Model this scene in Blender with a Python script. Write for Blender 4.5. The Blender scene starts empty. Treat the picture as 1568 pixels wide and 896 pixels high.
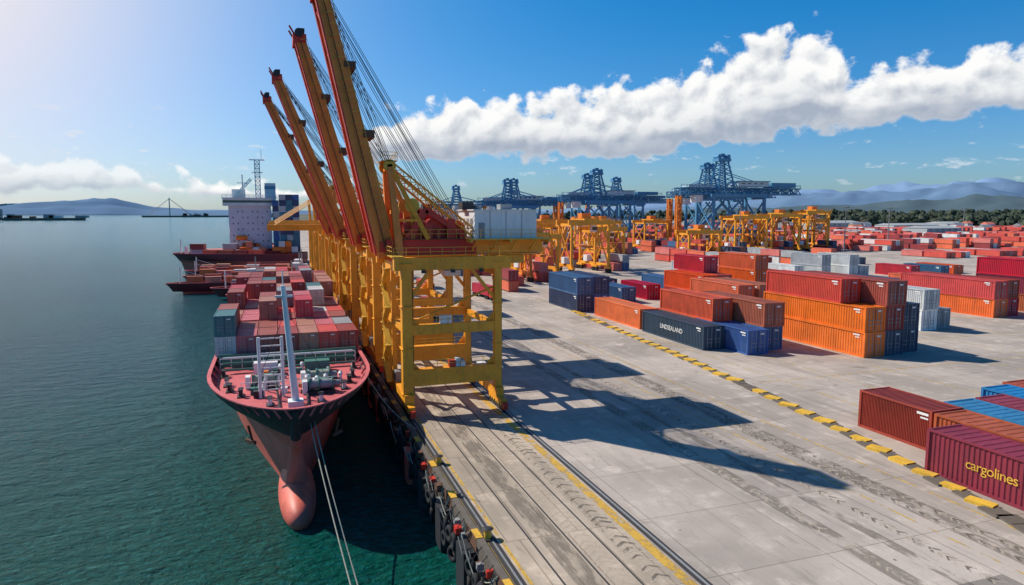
import bpy, math, random
from mathutils import Vector, Matrix
random.seed(7)
scene=bpy.context.scene
COL=scene.collection
# ------------------------------------------------------------------ node helpers
class NT:
    def __init__(s,tree): s.t=tree; s.n=tree.nodes; s.l=tree.links
    def node(s,typ,**kw):
        n=s.n.new(typ)
        for k,v in kw.items(): setattr(n,k,v)
        return n
    def put(s,sock,v):
        if v is None: return
        if isinstance(v,bpy.types.NodeSocket): s.l.new(v,sock)
        else:
            if isinstance(v,(tuple,list)) and len(v)==3 and sock.type=='RGBA': v=(*v,1)
            sock.default_value=v
    def m(s,op,a,b=None,c=None,clamp=False):
        n=s.node('ShaderNodeMath',operation=op); n.use_clamp=clamp
        for i,v in enumerate((a,b,c)): s.put(n.inputs[i],v)
        return n.outputs[0]
    def sst(s,v,a,b,o0=0.0,o1=1.0):
        n=s.node('ShaderNodeMapRange',interpolation_type='SMOOTHSTEP')
        s.put(n.inputs[0],v);s.put(n.inputs[1],a);s.put(n.inputs[2],b);s.put(n.inputs[3],o0);s.put(n.inputs[4],o1)
        return n.outputs[0]
    def mix(s,f,a,b,mode='MIX'):
        n=s.node('ShaderNodeMix',data_type='RGBA',blend_type=mode)
        s.put(n.inputs[0],f); s.put(n.inputs[6],a); s.put(n.inputs[7],b)
        return n.outputs[2]
    def noise(s,vec,scale,detail=4,rough=.55,dist=0.0,dim='3D'):
        n=s.node('ShaderNodeTexNoise',noise_dimensions=dim); s.put(n.inputs['Vector'],vec)
        n.inputs['Scale'].default_value=scale;n.inputs['Detail'].default_value=detail
        n.inputs['Roughness'].default_value=rough;n.inputs['Distortion'].default_value=dist
        return n.outputs[0]
    def mapv(s,vec,scale=(1,1,1),loc=(0,0,0)):
        n=s.node('ShaderNodeMapping'); s.put(n.inputs[0],vec)
        n.inputs['Scale'].default_value=scale; n.inputs['Location'].default_value=loc
        return n.outputs[0]
    def bump(s,h,strength=.3,dist=.05,normal=None):
        n=s.node('ShaderNodeBump'); s.put(n.inputs['Height'],h)
        n.inputs['Strength'].default_value=strength;n.inputs['Distance'].default_value=dist
        if normal is not None: s.put(n.inputs['Normal'],normal)
        return n.outputs[0]
def newmat(name):
    m=bpy.data.materials.new(name); m.use_nodes=True
    t=NT(m.node_tree); b=m.node_tree.nodes['Principled BSDF']
    return m,t,b
def pos(t): return t.node('ShaderNodeNewGeometry').outputs['Position']
def paint(name,col,rough=.5,dirt=.4,rust=.25,scale=.35,var=0.0,metal=0.0,spec=.4):
    m,t,b=newmat(name); p=pos(t)
    n1=t.noise(p,scale,3,.6); n2=t.noise(t.mapv(p,(1.6,1.6,.25)),scale*3,3,.6); n3=t.noise(p,scale*9,3,.7)
    c=t.mix(t.sst(n1,.35,.7,0,dirt),col,tuple(x*.55+.01 for x in col))
    c=t.mix(t.sst(n2,.5,.75,0,dirt*.8),c,tuple(x*.4+.015 for x in col))
    if rust>0: c=t.mix(t.sst(n3,.60,.70,0,rust),c,(.12,.045,.02))
    c=t.mix(t.sst(n3,.3,.5,.18*dirt,0),c,tuple(min(1,x*1.4+.06) for x in col))
    if var>0:
        oi=t.node('ShaderNodeObjectInfo').outputs['Random']
        # sun-faded patches
        c=t.mix(t.sst(n1,.5,.3,0,t.m('MULTIPLY',oi,.2)),c,tuple(min(1,x*.85+.1) for x in col))
        h=t.node('ShaderNodeHueSaturation'); t.put(h.inputs['Color'],c)
        t.put(h.inputs['Hue'],t.m('ADD',.5-var*.02,t.m('MULTIPLY',oi,var*.04)))
        t.put(h.inputs['Saturation'],t.m('SUBTRACT',1.06,t.m('MULTIPLY',t.m('FRACT',t.m('MULTIPLY',oi,7.3)),.12)))
        t.put(h.inputs['Value'],t.m('ADD',1-var*.2,t.m('MULTIPLY',oi,var*.4))); c=h.outputs[0]
    t.put(b.inputs['Base Color'],c)
    t.put(b.inputs['Roughness'],t.m('ADD',rough-.1,t.m('MULTIPLY',n1,.25)))
    b.inputs['Metallic'].default_value=metal; b.inputs['Specular IOR Level'].default_value=spec
    return m
M={}
M['yellow']=paint('crane_yellow_paint',(.95,.39,.026),.45,.4,.45)
M['orange2']=paint('boom_orange_paint',(.92,.28,.04),.45,.4,.3)
M['yellow2']=paint('crane_platform_yellow',(.8,.46,.05),.5,.5,.3)
M['red']=paint('crane_red_paint',(.66,.04,.022),.45,.4,.2)
M['white']=paint('white_paint',(.8,.81,.8),.5,.25,.12)
M['dark']=paint('dark_steel',(.035,.035,.04),.55,.4,.3,.8)
M['steel']=paint('galvanised_steel',(.3,.31,.32),.45,.4,.2,.8)
M['blue']=paint('crane_blue_paint',(.075,.27,.46),.5,.4,.15,.1)
M['paleblue']=paint('pale_blue_panel',(.45,.64,.72),.5,.3,.1,.1)
M['glass']=paint('dark_glass',(.02,.03,.04),.12,.1,0,.5,0,0,.8)
M['hullred']=paint('antifouling_red',(.76,.16,.11),.5,.5,.25,.25)
M['deckred']=paint('deck_red_paint',(.68,.14,.15),.6,.5,.3,.5)
M['green']=paint('machinery_green',(.06,.2,.16),.5,.4,.25,.8)
M['super']=paint('superstructure_paint',(.78,.70,.76),.5,.3,.15,.1)
M['rubber']=paint('tyre_rubber',(.018,.018,.02),.8,.3,.0,1.5)
M['rope']=paint('mooring_rope',(.35,.36,.3),.9,.4,0,2)
M['rust']=paint('rusty_steel',(.16,.07,.04),.75,.5,.5,.8)
M['orange']=paint('orange_paint',(.85,.24,.03),.5,.4,.2)
M['frame']=paint('underframe_dark',(.05,.045,.045),.6,.4,.4,.6)
M['roofgrey']=paint('warehouse_roof',(.42,.44,.45),.6,.3,.05,.02)
CC={'orange':(.78,.125,.042),'red':(.66,.058,.036),'maroon':(.30,.026,.034),'brown':(.40,.085,.045),'blue':(.045,.14,.30),
    'navy':(.04,.07,.13),'grey':(.4,.42,.43),'cwhite':(.72,.74,.73),'teal':(.06,.2,.24),'rose':(.68,.16,.14),'bright':(.03,.2,.5),'tan':(.58,.27,.16),'rusty':(.46,.13,.07)}
for k,c in CC.items(): M['c_'+k]=paint('container_'+k,c,.5,.5,.4,.25,var=1.0)
# ------------------------------------------------------------------ mesh builder
class MB:
    def __init__(s): s.v=[];s.f=[];s.mi=[];s.mats=[];s.sm=[]
    def mid(s,k):
        if k not in s.mats: s.mats.append(k)
        return s.mats.index(k)
    def add(s,vs,fs,mat,smooth=False):
        o=len(s.v); s.v+= [tuple(v) for v in vs]; i=s.mid(mat)
        for f in fs: s.f.append(tuple(o+q for q in f)); s.mi.append(i); s.sm.append(smooth)
    BF=[(0,3,2,1),(4,5,6,7),(0,1,5,4),(1,2,6,5),(2,3,7,6),(3,0,4,7)]
    def bx(s,x0,x1,y0,y1,z0,z1,mat):
        s.add([(x0,y0,z0),(x1,y0,z0),(x1,y1,z0),(x0,y1,z0),(x0,y0,z1),(x1,y0,z1),(x1,y1,z1),(x0,y1,z1)],s.BF,mat)
    def box(s,c,sz,mat):
        s.bx(c[0]-sz[0]/2,c[0]+sz[0]/2,c[1]-sz[1]/2,c[1]+sz[1]/2,c[2]-sz[2]/2,c[2]+sz[2]/2,mat)
    def beam(s,p0,p1,w,h,mat,w1=None,h1=None,up=(0,0,1)):
        p0=Vector(p0);p1=Vector(p1);d=(p1-p0).normalized();u=Vector(up)
        if abs(d.dot(u))>.98: u=Vector((0,1,0))
        r=d.cross(u).normalized();u=r.cross(d)
        w1=w if w1 is None else w1;h1=h if h1 is None else h1
        vs=[]
        for p,a,b in((p0,w,h),(p1,w1,h1)):
            for i,j in((-1,-1),(1,-1),(1,1),(-1,1)): vs.append(p+r*(i*a/2)+u*(j*b/2))
        s.add(vs,[(0,1,2,3),(7,6,5,4),(0,4,5,1),(1,5,6,2),(2,6,7,3),(3,7,4,0)],mat)
    def cyl(s,p0,p1,r,mat,n=8,r1=None,cap=True):
        p0=Vector(p0);p1=Vector(p1);d=(p1-p0).normalized()
        u=Vector((0,0,1)) if abs(d.z)<.9 else Vector((1,0,0))
        a=d.cross(u).normalized();b=d.cross(a); r1=r if r1 is None else r1
        vs=[]
        for p,rr in((p0,r),(p1,r1)):
            for i in range(n):
                t=2*math.pi*i/n; vs.append(p+a*(math.cos(t)*rr)+b*(math.sin(t)*rr))
        fs=[(i,(i+1)%n,n+(i+1)%n,n+i) for i in range(n)]
        s.add(vs,fs,mat,n>5)
        if cap: s.add(vs,[tuple(range(n-1,-1,-1)),tuple(range(n,2*n))],mat)
    def tube(s,pts,r,mat,n=5):
        for a,b in zip(pts[:-1],pts[1:]): s.cyl(a,b,r,mat,n,cap=False)
    def sag(s,p0,p1,sag,r,mat,k=10,n=5):
        p0=Vector(p0);p1=Vector(p1)
        s.tube([p0.lerp(p1,i/k)-Vector((0,0,sag*4*(i/k)*(1-i/k))) for i in range(k+1)],r,mat,n)
    def torus(s,c,R,r,axis,mat,n=14,k=6):
        c=Vector(c);ax=Vector(axis).normalized();u=Vector((0,0,1)) if abs(ax.z)<.9 else Vector((1,0,0))
        a=ax.cross(u).normalized();b=ax.cross(a);vs=[];fs=[]
        for i in range(n):
            t=2*math.pi*i/n;e=a*math.cos(t)+b*math.sin(t)
            for j in range(k):
                q=2*math.pi*j/k;vs.append(c+e*(R+r*math.cos(q))+ax*(r*math.sin(q)))
        for i in range(n):
            for j in range(k): fs.append((i*k+j,((i+1)%n)*k+j,((i+1)%n)*k+(j+1)%k,i*k+(j+1)%k))
        s.add(vs,fs,mat,True)
    def lattice(s,p0,p1,w,h,n,mat,c=.25,d=.14):
        p0=Vector(p0);p1=Vector(p1);dd=(p1-p0).normalized();u=Vector((0,0,1))
        if abs(dd.z)>.98:u=Vector((0,1,0))
        r=dd.cross(u).normalized();u=r.cross(dd)
        cs=[r*(i*w/2)+u*(j*h/2) for i,j in((-1,-1),(1,-1),(1,1),(-1,1))]
        for q in cs: s.beam(p0+q,p1+q,c,c,mat)
        for i in range(n):
            a=p0.lerp(p1,i/n);b=p0.lerp(p1,(i+1)/n)
            for j in range(4):
                q0=cs[j];q1=cs[(j+1)%4]
                if i%2: q0,q1=q1,q0
                s.beam(a+q0,b+q1,d,d,mat)
                s.beam(a+cs[j],a+cs[(j+1)%4],d*.9,d*.9,mat)
    def rail(s,pts,mat,h=1.1,step=1.8,r=.05):
        for a,b in zip(pts[:-1],pts[1:]):
            a=Vector(a);b=Vector(b);k=max(1,int((b-a).length/step))
            for i in range(k+1):
                p=a.lerp(b,i/k); s.beam(p,p+Vector((0,0,h)),r,r,mat)
            for hh in(h,h*.55): s.beam(a+Vector((0,0,hh)),b+Vector((0,0,hh)),r*1.1,r*1.1,mat)
    def obj(s,name,parent=None,loc=None,rot=None):
        me=bpy.data.meshes.new(name); me.from_pydata(s.v,[],s.f)
        for k in s.mats: me.materials.append(M[k])
        me.polygons.foreach_set('material_index',s.mi)
        me.polygons.foreach_set('use_smooth',s.sm); me.update()
        o=bpy.data.objects.new(name,me); COL.objects.link(o)
        if parent: o.parent=parent
        if loc: o.location=loc
        if rot: o.rotation_euler=rot
        return o
def empty(name,loc=(0,0,0),rot=(0,0,0)):
    o=bpy.data.objects.new(name,None);COL.objects.link(o);o.location=loc;o.rotation_euler=rot;o.empty_display_size=1
    return o
# ------------------------------------------------------------------ container geometry
def container(mb,x,y,z,L,W,H,mat,nper=30,frame=None):
    k=W/2.44; fr=frame or mat; p=.16*k
    dep=.045*k
    for side in (0,1):
        xb=x+(.06*k if side==0 else W-.06*k); sg=1 if side==0 else -1
        vs=[];fs=[];ys=[]
        y0=y+p;y1=y+L-p;st=(y1-y0)/nper
        for i in range(nper):
            a=y0+i*st
            ys+=[(a,0),(a+st*.3,0),(a+st*.5,dep),(a+st*.8,dep)]
        ys.append((y1,0))
        for yy,dd in ys:
            vs+=[(xb+sg*dd,yy,z+.14*k),(xb+sg*dd,yy,z+H-.1*k)]
        for i in range(len(ys)-1):
            a=2*i; f=(a,a+1,a+3,a+2) if side==0 else (a,a+2,a+3,a+1)
            fs.append(f)
        mb.add(vs,fs,mat)
    vs=[];fs=[];n2=max(6,nper//2);y0=y+p;st=(L-2*p)/n2;ys=[]
    for i in range(n2):
        a=y0+i*st; ys+=[(a,0),(a+st*.4,0),(a+st*.5,-dep*.7),(a+st*.9,-dep*.7)]
    ys.append((y+L-p,0))
    for yy,dd in ys: vs+=[(x+.05*k,yy,z+H-.03*k+dd),(x+W-.05*k,yy,z+H-.03*k+dd)]
    for i in range(len(ys)-1): a=2*i; fs.append((a,a+1,a+3,a+2))
    mb.add(vs,fs,mat)
    mb.bx(x+.1*k,x+W-.1*k,y+.1*k,y+L-.1*k,z+.02,z+.12*k,'frame')
    mb.bx(x+p,x+W-p,y+.05*k,y+.1*k,z+.14*k,z+H-.1*k,mat)
    mb.bx(x+p,x+W-p,y+L-.1*k,y+L-.05*k,z+.14*k,z+H-.1*k,mat)
    for xx in(x,x+W-p):
        for yy in(y,y+L-p): mb.bx(xx,xx+p,yy,yy+p,z,z+H,fr)
        mb.bx(xx,xx+p*.8,y+p,y+L-p,z+.003,z+.15*k,fr)
        mb.bx(xx+.002,xx+p*.7,y+p,y+L-p,z+H-.11*k,z+H-.004,fr)
    for yy in(y+.01,y+L-p*.8-.01):
        mb.bx(x+p,x+W-p,yy,yy+p*.8,z+.004,z+.16*k,fr)
        mb.bx(x+p,x+W-p,yy,yy+p*.8,z+H-.12*k,z+H-.005,fr)
    for fx in(.2,.4,.6,.8):
        xx=x+W*fx; mb.bx(xx-.02*k,xx+.02*k,y+.005,y+.045*k,z+.16*k,z+H-.12*k,'steel')
    mb.bx(x+W*.5-.02*k,x+W*.5+.02*k,y+.02*k,y+.052*k,z+.16*k,z+H-.12*k,'dark')
    for fz in(.3,.45): mb.bx(x+W*.18,x+W*.44,y+.0,y+.03*k,z+H*fz,z+H*fz+.05*k,'steel');mb.bx(x+W*.56,x+W*.82,y+.0,y+.03*k,z+H*fz,z+H*fz+.05*k,'steel')
    mb.bx(x+.045*k,x+.055*k,y+L*.05,y+L*.05+.75*k,z+H*.84,z+H*.9,'white');mb.bx(x+.045*k,x+.055*k,y+L*.05,y+L*.05+.5*k,z+H*.75,z+H*.79,'white')
    mb.bx(x+W*.6,x+W*.8,y+.03*k,y+.045*k,z+H*.8,z+H*.86,'white')
TEMPL={}
def yard_container(x,y,z,col,L=21,W=4.3,H=4.2,rz=0.0,text=None,tcol='white',ts=.42,ty=0):
    key=(col,L,W,H)
    if key not in TEMPL:
        mb=MB();container(mb,-W/2,-L/2,0,L,W,H,'c_'+col,44)
        o=mb.obj('shipping_container');TEMPL[key]=o.data
    else:
        o=bpy.data.objects.new('shipping_container',TEMPL[key]);COL.objects.link(o)
    o.location=(x+W/2,y+L/2,z);o.rotation_euler=(0,0,rz)
    if text:
        c=bpy.data.curves.new('lettering','FONT');c.body=text;c.size=H*ts;c.align_x='CENTER';c.align_y='CENTER';c.extrude=.01;c.space_character=.92
        c.materials.append(M[tcol]);t=bpy.data.objects.new('lettering',c);COL.objects.link(t);t.parent=o
        t.location=(-W/2+.06,ty,H*.52);t.rotation_euler=(math.radians(90),0,math.radians(-90))
    return o
# ------------------------------------------------------------------ ground / quay
def sheet(name,pts,z,mat):
    me=bpy.data.meshes.new(name);me.from_pydata([(a,b,z) for a,b in pts],[],[tuple(range(len(pts)))])
    me.materials.append(mat);me.update();o=bpy.data.objects.new(name,me);COL.objects.link(o);return o
def rect(name,x0,x1,y0,y1,z,mat): return sheet(name,[(x0,y0),(x1,y0),(x1,y1),(x0,y1)],z,mat)
def concrete(name,base,planks=False):
    m,t,b=newmat(name);p=pos(t)
    dk=tuple(c*.72 for c in base);lt=tuple(min(1,c*1.25) for c in base)
    c=t.mix(t.sst(t.noise(p,.05,4,.6),.38,.62),dk,base)
    c=t.mix(t.sst(t.noise(p,.35,4,.65),.5,.72,0,.8),c,lt)
    c=t.mix(t.sst(t.noise(t.mapv(p,(1,.05,1)),.55,4,.65),.5,.7,0,.55),c,tuple(q*.58 for q in base))
    c=t.mix(t.sst(t.noise(t.mapv(p,(1,.12,1),(9,3,0)),1.6,4,.7),.54,.73,0,.6),c,tuple(q*.5 for q in base))
    c=t.mix(t.sst(t.noise(p,2.5,4,.75),.5,.75,0,.4),c,dk)
    st=t.noise(p,.22,4,.6,1.0); c=t.mix(t.sst(st,.63,.74,0,.6),c,tuple(q*.38 for q in base))
    c=t.mix(t.sst(t.noise(p,.9,3,.6,.5),.70,.76,0,.75),c,(.07,.065,.06))
    br=t.node('ShaderNodeTexBrick');br.offset=0.0 if not planks else .5
    t.put(br.inputs['Vector'],p);br.inputs['Scale'].default_value=1
    if planks: br.inputs['Brick Width'].default_value=1.9;br.inputs['Row Height'].default_value=9;br.inputs['Mortar Size'].default_value=.05
    else: br.inputs['Brick Width'].default_value=9;br.inputs['Row Height'].default_value=9;br.inputs['Mortar Size'].default_value=.045
    br.inputs['Color1'].default_value=(1,1,1,1);br.inputs['Color2'].default_value=(.8,.8,.8,1);br.inputs['Mortar'].default_value=(.42,.39,.35,1)
    br.inputs['Mortar Smooth'].default_value=.2
    c=t.mix(.75,c,t.mix(1.0,c,br.outputs[0],'MULTIPLY'))
    if not planks:
        ln=t.node('ShaderNodeVectorMath',operation='LENGTH');t.put(ln.inputs[0],p)
        far=t.sst(ln.outputs['Value'],900,1600)
        g=t.mix(t.sst(t.noise(p,.004,3,.6),.4,.6),(.06,.075,.035),(.16,.15,.1))
        c=t.mix(far,c,g)
    t.put(b.inputs['Base Color'],c);t.put(b.inputs['Roughness'],.82);b.inputs['Specular IOR Level'].default_value=.25
    h=t.m('ADD',t.noise(p,3,4,.7),t.m('MULTIPLY',t.noise(t.mapv(p,(1,.3,1)),1.2,3),.8))
    t.put(b.inputs['Normal'],t.bump(h,.3,.06))
    return m
mg=concrete('apron_concrete',(.545,.465,.40));mp=concrete('quay_strip_concrete',(.57,.465,.36),True)
EX=13.2
rect('ground',EX+.4,14000,-80,14000,0,mg)
rect('quay_pavement',EX+.4,24.2,-80,420,.004,mp)
def worn(name,col,thr=.5,sc=1.2,op=1.0,stretch=(1,.5,1)):
    m,t,b=newmat(name);p=pos(t)
    a=t.sst(t.noise(t.mapv(p,stretch),sc,4,.7),thr-.08,thr+.08,op,0)
    t.put(b.inputs['Base Color'],t.mix(t.noise(p,3,3),col,tuple(c*.6 for c in col)));b.inputs['Roughness'].default_value=.7
    t.put(b.inputs['Alpha'],a);return m
wy=worn('worn_yellow_paint',(.78,.46,.06),.54);wy2=worn('worn_thin_yellow_paint',(.72,.47,.10),.51)
trk=worn('tyre_track_dirt',(.26,.215,.17),.52,.9,.45,(1,.25,1));chev=worn('light_scuff',(.72,.60,.47),.52,1.5,.7,(1,1,1));dchev=worn('dark_scuff',(.2,.165,.13),.52,1.5,.65,(1,1,1))
ol=worn('asphalt_repair',(.32,.29,.26),.6,.35,.5)
z=.008
rect('painted_line',24.25,25.05,-20,330,z,wy);rect('painted_line',14.75,15.0,-20,330,z,wy);rect('painted_line',13.65,13.95,-20,330,z,wy2)
rect('painted_line',52.4,52.65,-20,330,z,wy2);rect('painted_line',31.9,32.1,100,330,z,wy2)
rect('painted_line',46.3,46.5,10,250,z,wy2)
rect('tyre_tracks',47.6,50.2,0,300,z,trk);rect('tyre_tracks',37.6,39.2,-20,300,z,trk);rect('tyre_tracks',17.6,19.4,-20,300,z,trk);rect('tyre_tracks',41,42,0,300,z,trk)
rect('pavement_repair',27,45,-20,30,z,ol)
def chevrons(name,x0,x1,y0,y1,mat,step=1.1,zz=.012):
    vs=[];fs=[];y=y0
    while y<y1:
        o=len(vs);j=random.uniform(-.15,.15);w=random.uniform(.2,.4)
        xm=(x0+x1)/2
        vs+=[(x0,y+j,zz),(x0,y+j+w,zz),(xm,y+j+.5+w,zz),(xm,y+j+.5,zz),(x1,y+j+w,zz),(x1,y+j,zz)]
        fs+=[(o,o+3,o+2,o+1),(o+3,o+5,o+4,o+2)];y+=step*random.uniform(.8,1.3)
    me=bpy.data.meshes.new(name);me.from_pydata(vs,[],fs);me.materials.append(mat);o=bpy.data.objects.new(name,me);COL.objects.link(o)
chevrons('tyre_scuffs',47.7,48.8,10,140,chev,.8);chevrons('tyre_scuffs',49.2,50.1,10,140,chev,.8);chevrons('tyre_scuffs',47.9,48.6,10,140,dchev,1.1,.016);chevrons('tyre_scuffs',49.3,50.0,10,140,dchev,1.2,.016)
chevrons('tyre_scuffs',22.3,24.1,5,78,chev,.8);chevrons('tyre_scuffs',22.5,23.9,5,78,dchev,1.2,.016);chevrons('tyre_scuffs',38,38.9,20,110,chev,.8);chevrons('tyre_scuffs',43.2,44.2,20,90,chev,.8);chevrons('tyre_scuffs',43.3,44.1,20,90,dchev,1.2,.016)
chevrons('tyre_scuffs',19.9,21.4,5,70,chev,.8)
mb=MB()
for x in(14.2,25.6):
    mb.bx(x-.35,x-.06,-30,420,.006,.03,'frame');mb.bx(x+.06,x+.35,-30,420,.0065,.031,'frame');mb.bx(x-.05,x+.05,-30,420,.01,.12,'steel')
mb.obj('crane_rail')
mb=MB()
for x in(16.9,19.6,21.7): mb.bx(x-.07,x+.07,-30,420,.007,.014,'frame')
mb.obj('drain_channel')
for x in (68,77,88,108,120,136,150,168): rect('painted_line',x-.12,x+.12,62 if x<100 else 70,230,z,wy2)
for y in (62,78,95,120,146,170,200): rect('painted_line',64,190,y-.12,y+.12,.012,wy2)
kp=[(68,150),(66.5,135),(64.6,112),(63.2,96),(61,76),(58.6,58),(56.3,47),(53.8,36),(49.5,22)]
M['kerby']=paint('kerb_yellow',(.84,.50,.05),.7,.6,.6,.6);M['kerbd']=paint('kerb_concrete',(.15,.125,.10),.8,.5,.1,1.0)
mb=MB();kk=0
for a,b in zip(kp[:-1],kp[1:]):
    a=Vector((*a,0));b=Vector((*b,0));L=(b-a).length;d=(b-a)/L;n=int(L/1.6);pr=Vector((-d.y,d.x,0))
    for i in range(n):
        s0=a+d*(L*(i-.1)/n);s1=a+d*(L*(i+1.05*random.uniform(.9,1.1))/n)
        mat='kerby' if kk%2==0 and random.random()<.92 else 'kerbd';kk+=1
        off=pr*random.uniform(-.15,.15)+Vector((0,0,.14 if mat=='kerby' else .09))
        sk=pr*(random.uniform(.2,.6) if mat=='kerby' else 0)
        mb.beam(s0+off-sk,s1+off+sk,(1.2 if mat=='kerby' else 1.5)*random.uniform(.75,1.15),.28 if mat=='kerby' else .17,mat)
mb.obj('kerb')
m,t,b=newmat('quay_wall_concrete');p=pos(t);sx=t.node('ShaderNodeSeparateXYZ');t.put(sx.inputs[0],p)
c=t.mix(t.noise(t.mapv(p,(1,1,.3)),.8,5,.7),(.05,.045,.04),(.2,.16,.13));c=t.mix(t.sst(sx.outputs[2],-4.3,-2.6,.9,0),c,(.12,.02,.018))
t.put(b.inputs['Base Color'],c);b.inputs['Roughness'].default_value=.8;t.put(b.inputs['Normal'],t.bump(t.noise(p,1.5,4,.7),.6,.1));M['wall']=m
mb=MB();mb.bx(EX,EX+3,-80,420,-9,-.02,'wall');mb.bx(EX-.12,EX+.4,-80,420,-.35,.28,'kerbd');mb.bx(EX-.7,EX-.001,-80,420,-3.3,-2.6,'wall')
mb.bx(EX,1500,420,421,-9,-.02,'wall')
mb.obj('quay_wall')
mb=MB();y=16
while y<330:
    w_=random.uniform(1.6,2.6)
    mb.bx(EX-1.05,EX-.15,y,y+w_,-4.4,-.9,'hullred' if random.random()<.6 else 'dark');mb.bx(EX-.14,EX-.125,y-.2,y+w_+.2,-.8,.25,'rust')
    mb.bx(EX-.16,EX+.36,y-.3,y+1.2,.285,.33,'yellow2')
    for k in range(3):
        yy=y+3.2+k*1.35;mb.torus((EX-.95,yy,-1.1-random.random()*.5),.5,.22,(1,random.uniform(-.3,.3),0),'rubber')
        mb.cyl((EX-.9,yy,-.6),(EX-.1,yy,.3),.04,'dark',4)
        if k!=1: mb.torus((EX-.95,yy+.3,-2.6),.5,.22,(1,random.uniform(-.4,.4),0),'rubber')
    if y<130:
        for q in range(6): mb.sag((EX-.2,y+random.random()*3,.2),(EX-.3-random.random()*1.2,y+5+random.random()*4,-.1),1.0+random.random()*2,.05,random.choice(['rope','dark','rope']),10,4)
        for q in range(4): mb.box((EX+random.uniform(-.6,-.2),y+random.uniform(2,7),random.uniform(-1.6,.1)),(.5,random.uniform(.3,.9),random.uniform(.3,.7)),random.choice(['dark','rust','steel','red']))
    y+=7.5
mb.obj('quay_fender_row')
def bollard(x,y):
    mb=MB();mb.cyl((0,0,0),(0,0,.12),.55,'dark',14);mb.cyl((0,0,.12),(0,0,.6),.28,'yellow2',14);mb.cyl((0,0,.6),(0,0,.78),.3,'yellow2',14,.45);mb.cyl((0,0,.78),(0,0,.88),.45,'dark',14,.2)
    mb.obj('mooring_bollard',loc=(x,y,0))
for y in(30,46,62,120,160,200): bollard(EX+.85-.05,y)
# ------------------------------------------------------------------ water
m,t,b=newmat('sea_water');p=pos(t)
big=t.noise(p,.012,3,.55);c=t.mix(t.sst(big,.35,.65),(.003,.088,.125),(.004,.118,.14))
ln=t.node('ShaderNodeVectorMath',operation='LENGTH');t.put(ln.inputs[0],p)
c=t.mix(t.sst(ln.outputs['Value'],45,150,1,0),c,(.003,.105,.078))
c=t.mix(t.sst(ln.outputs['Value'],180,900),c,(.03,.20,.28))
c=t.mix(t.sst(t.noise(t.mapv(p,(1,1.8,1)),.9,4,.7),.45,.65,0,.5),c,(.012,.19,.20))  # lighter wave facets: ripple light painted into the water colour
t.put(b.inputs['Base Color'],c);b.inputs['Roughness'].default_value=.14;b.inputs['IOR'].default_value=1.33;b.inputs['Specular IOR Level'].default_value=.2
w1=t.noise(t.mapv(p,(1,1.7,1)),.25,3,.5,.4);w2=t.noise(t.mapv(p,(1.2,1.8,1),(5,2,1)),.9,5,.68,.3)
h=t.m('ADD',t.m('MULTIPLY',w1,1.6),w2)
t.put(b.inputs['Normal'],t.bump(h,1.0,1.7));M['water']=m
WZ=-4.5
rect('water',-14000,EX+.5,-300,14000,WZ,m)
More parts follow.
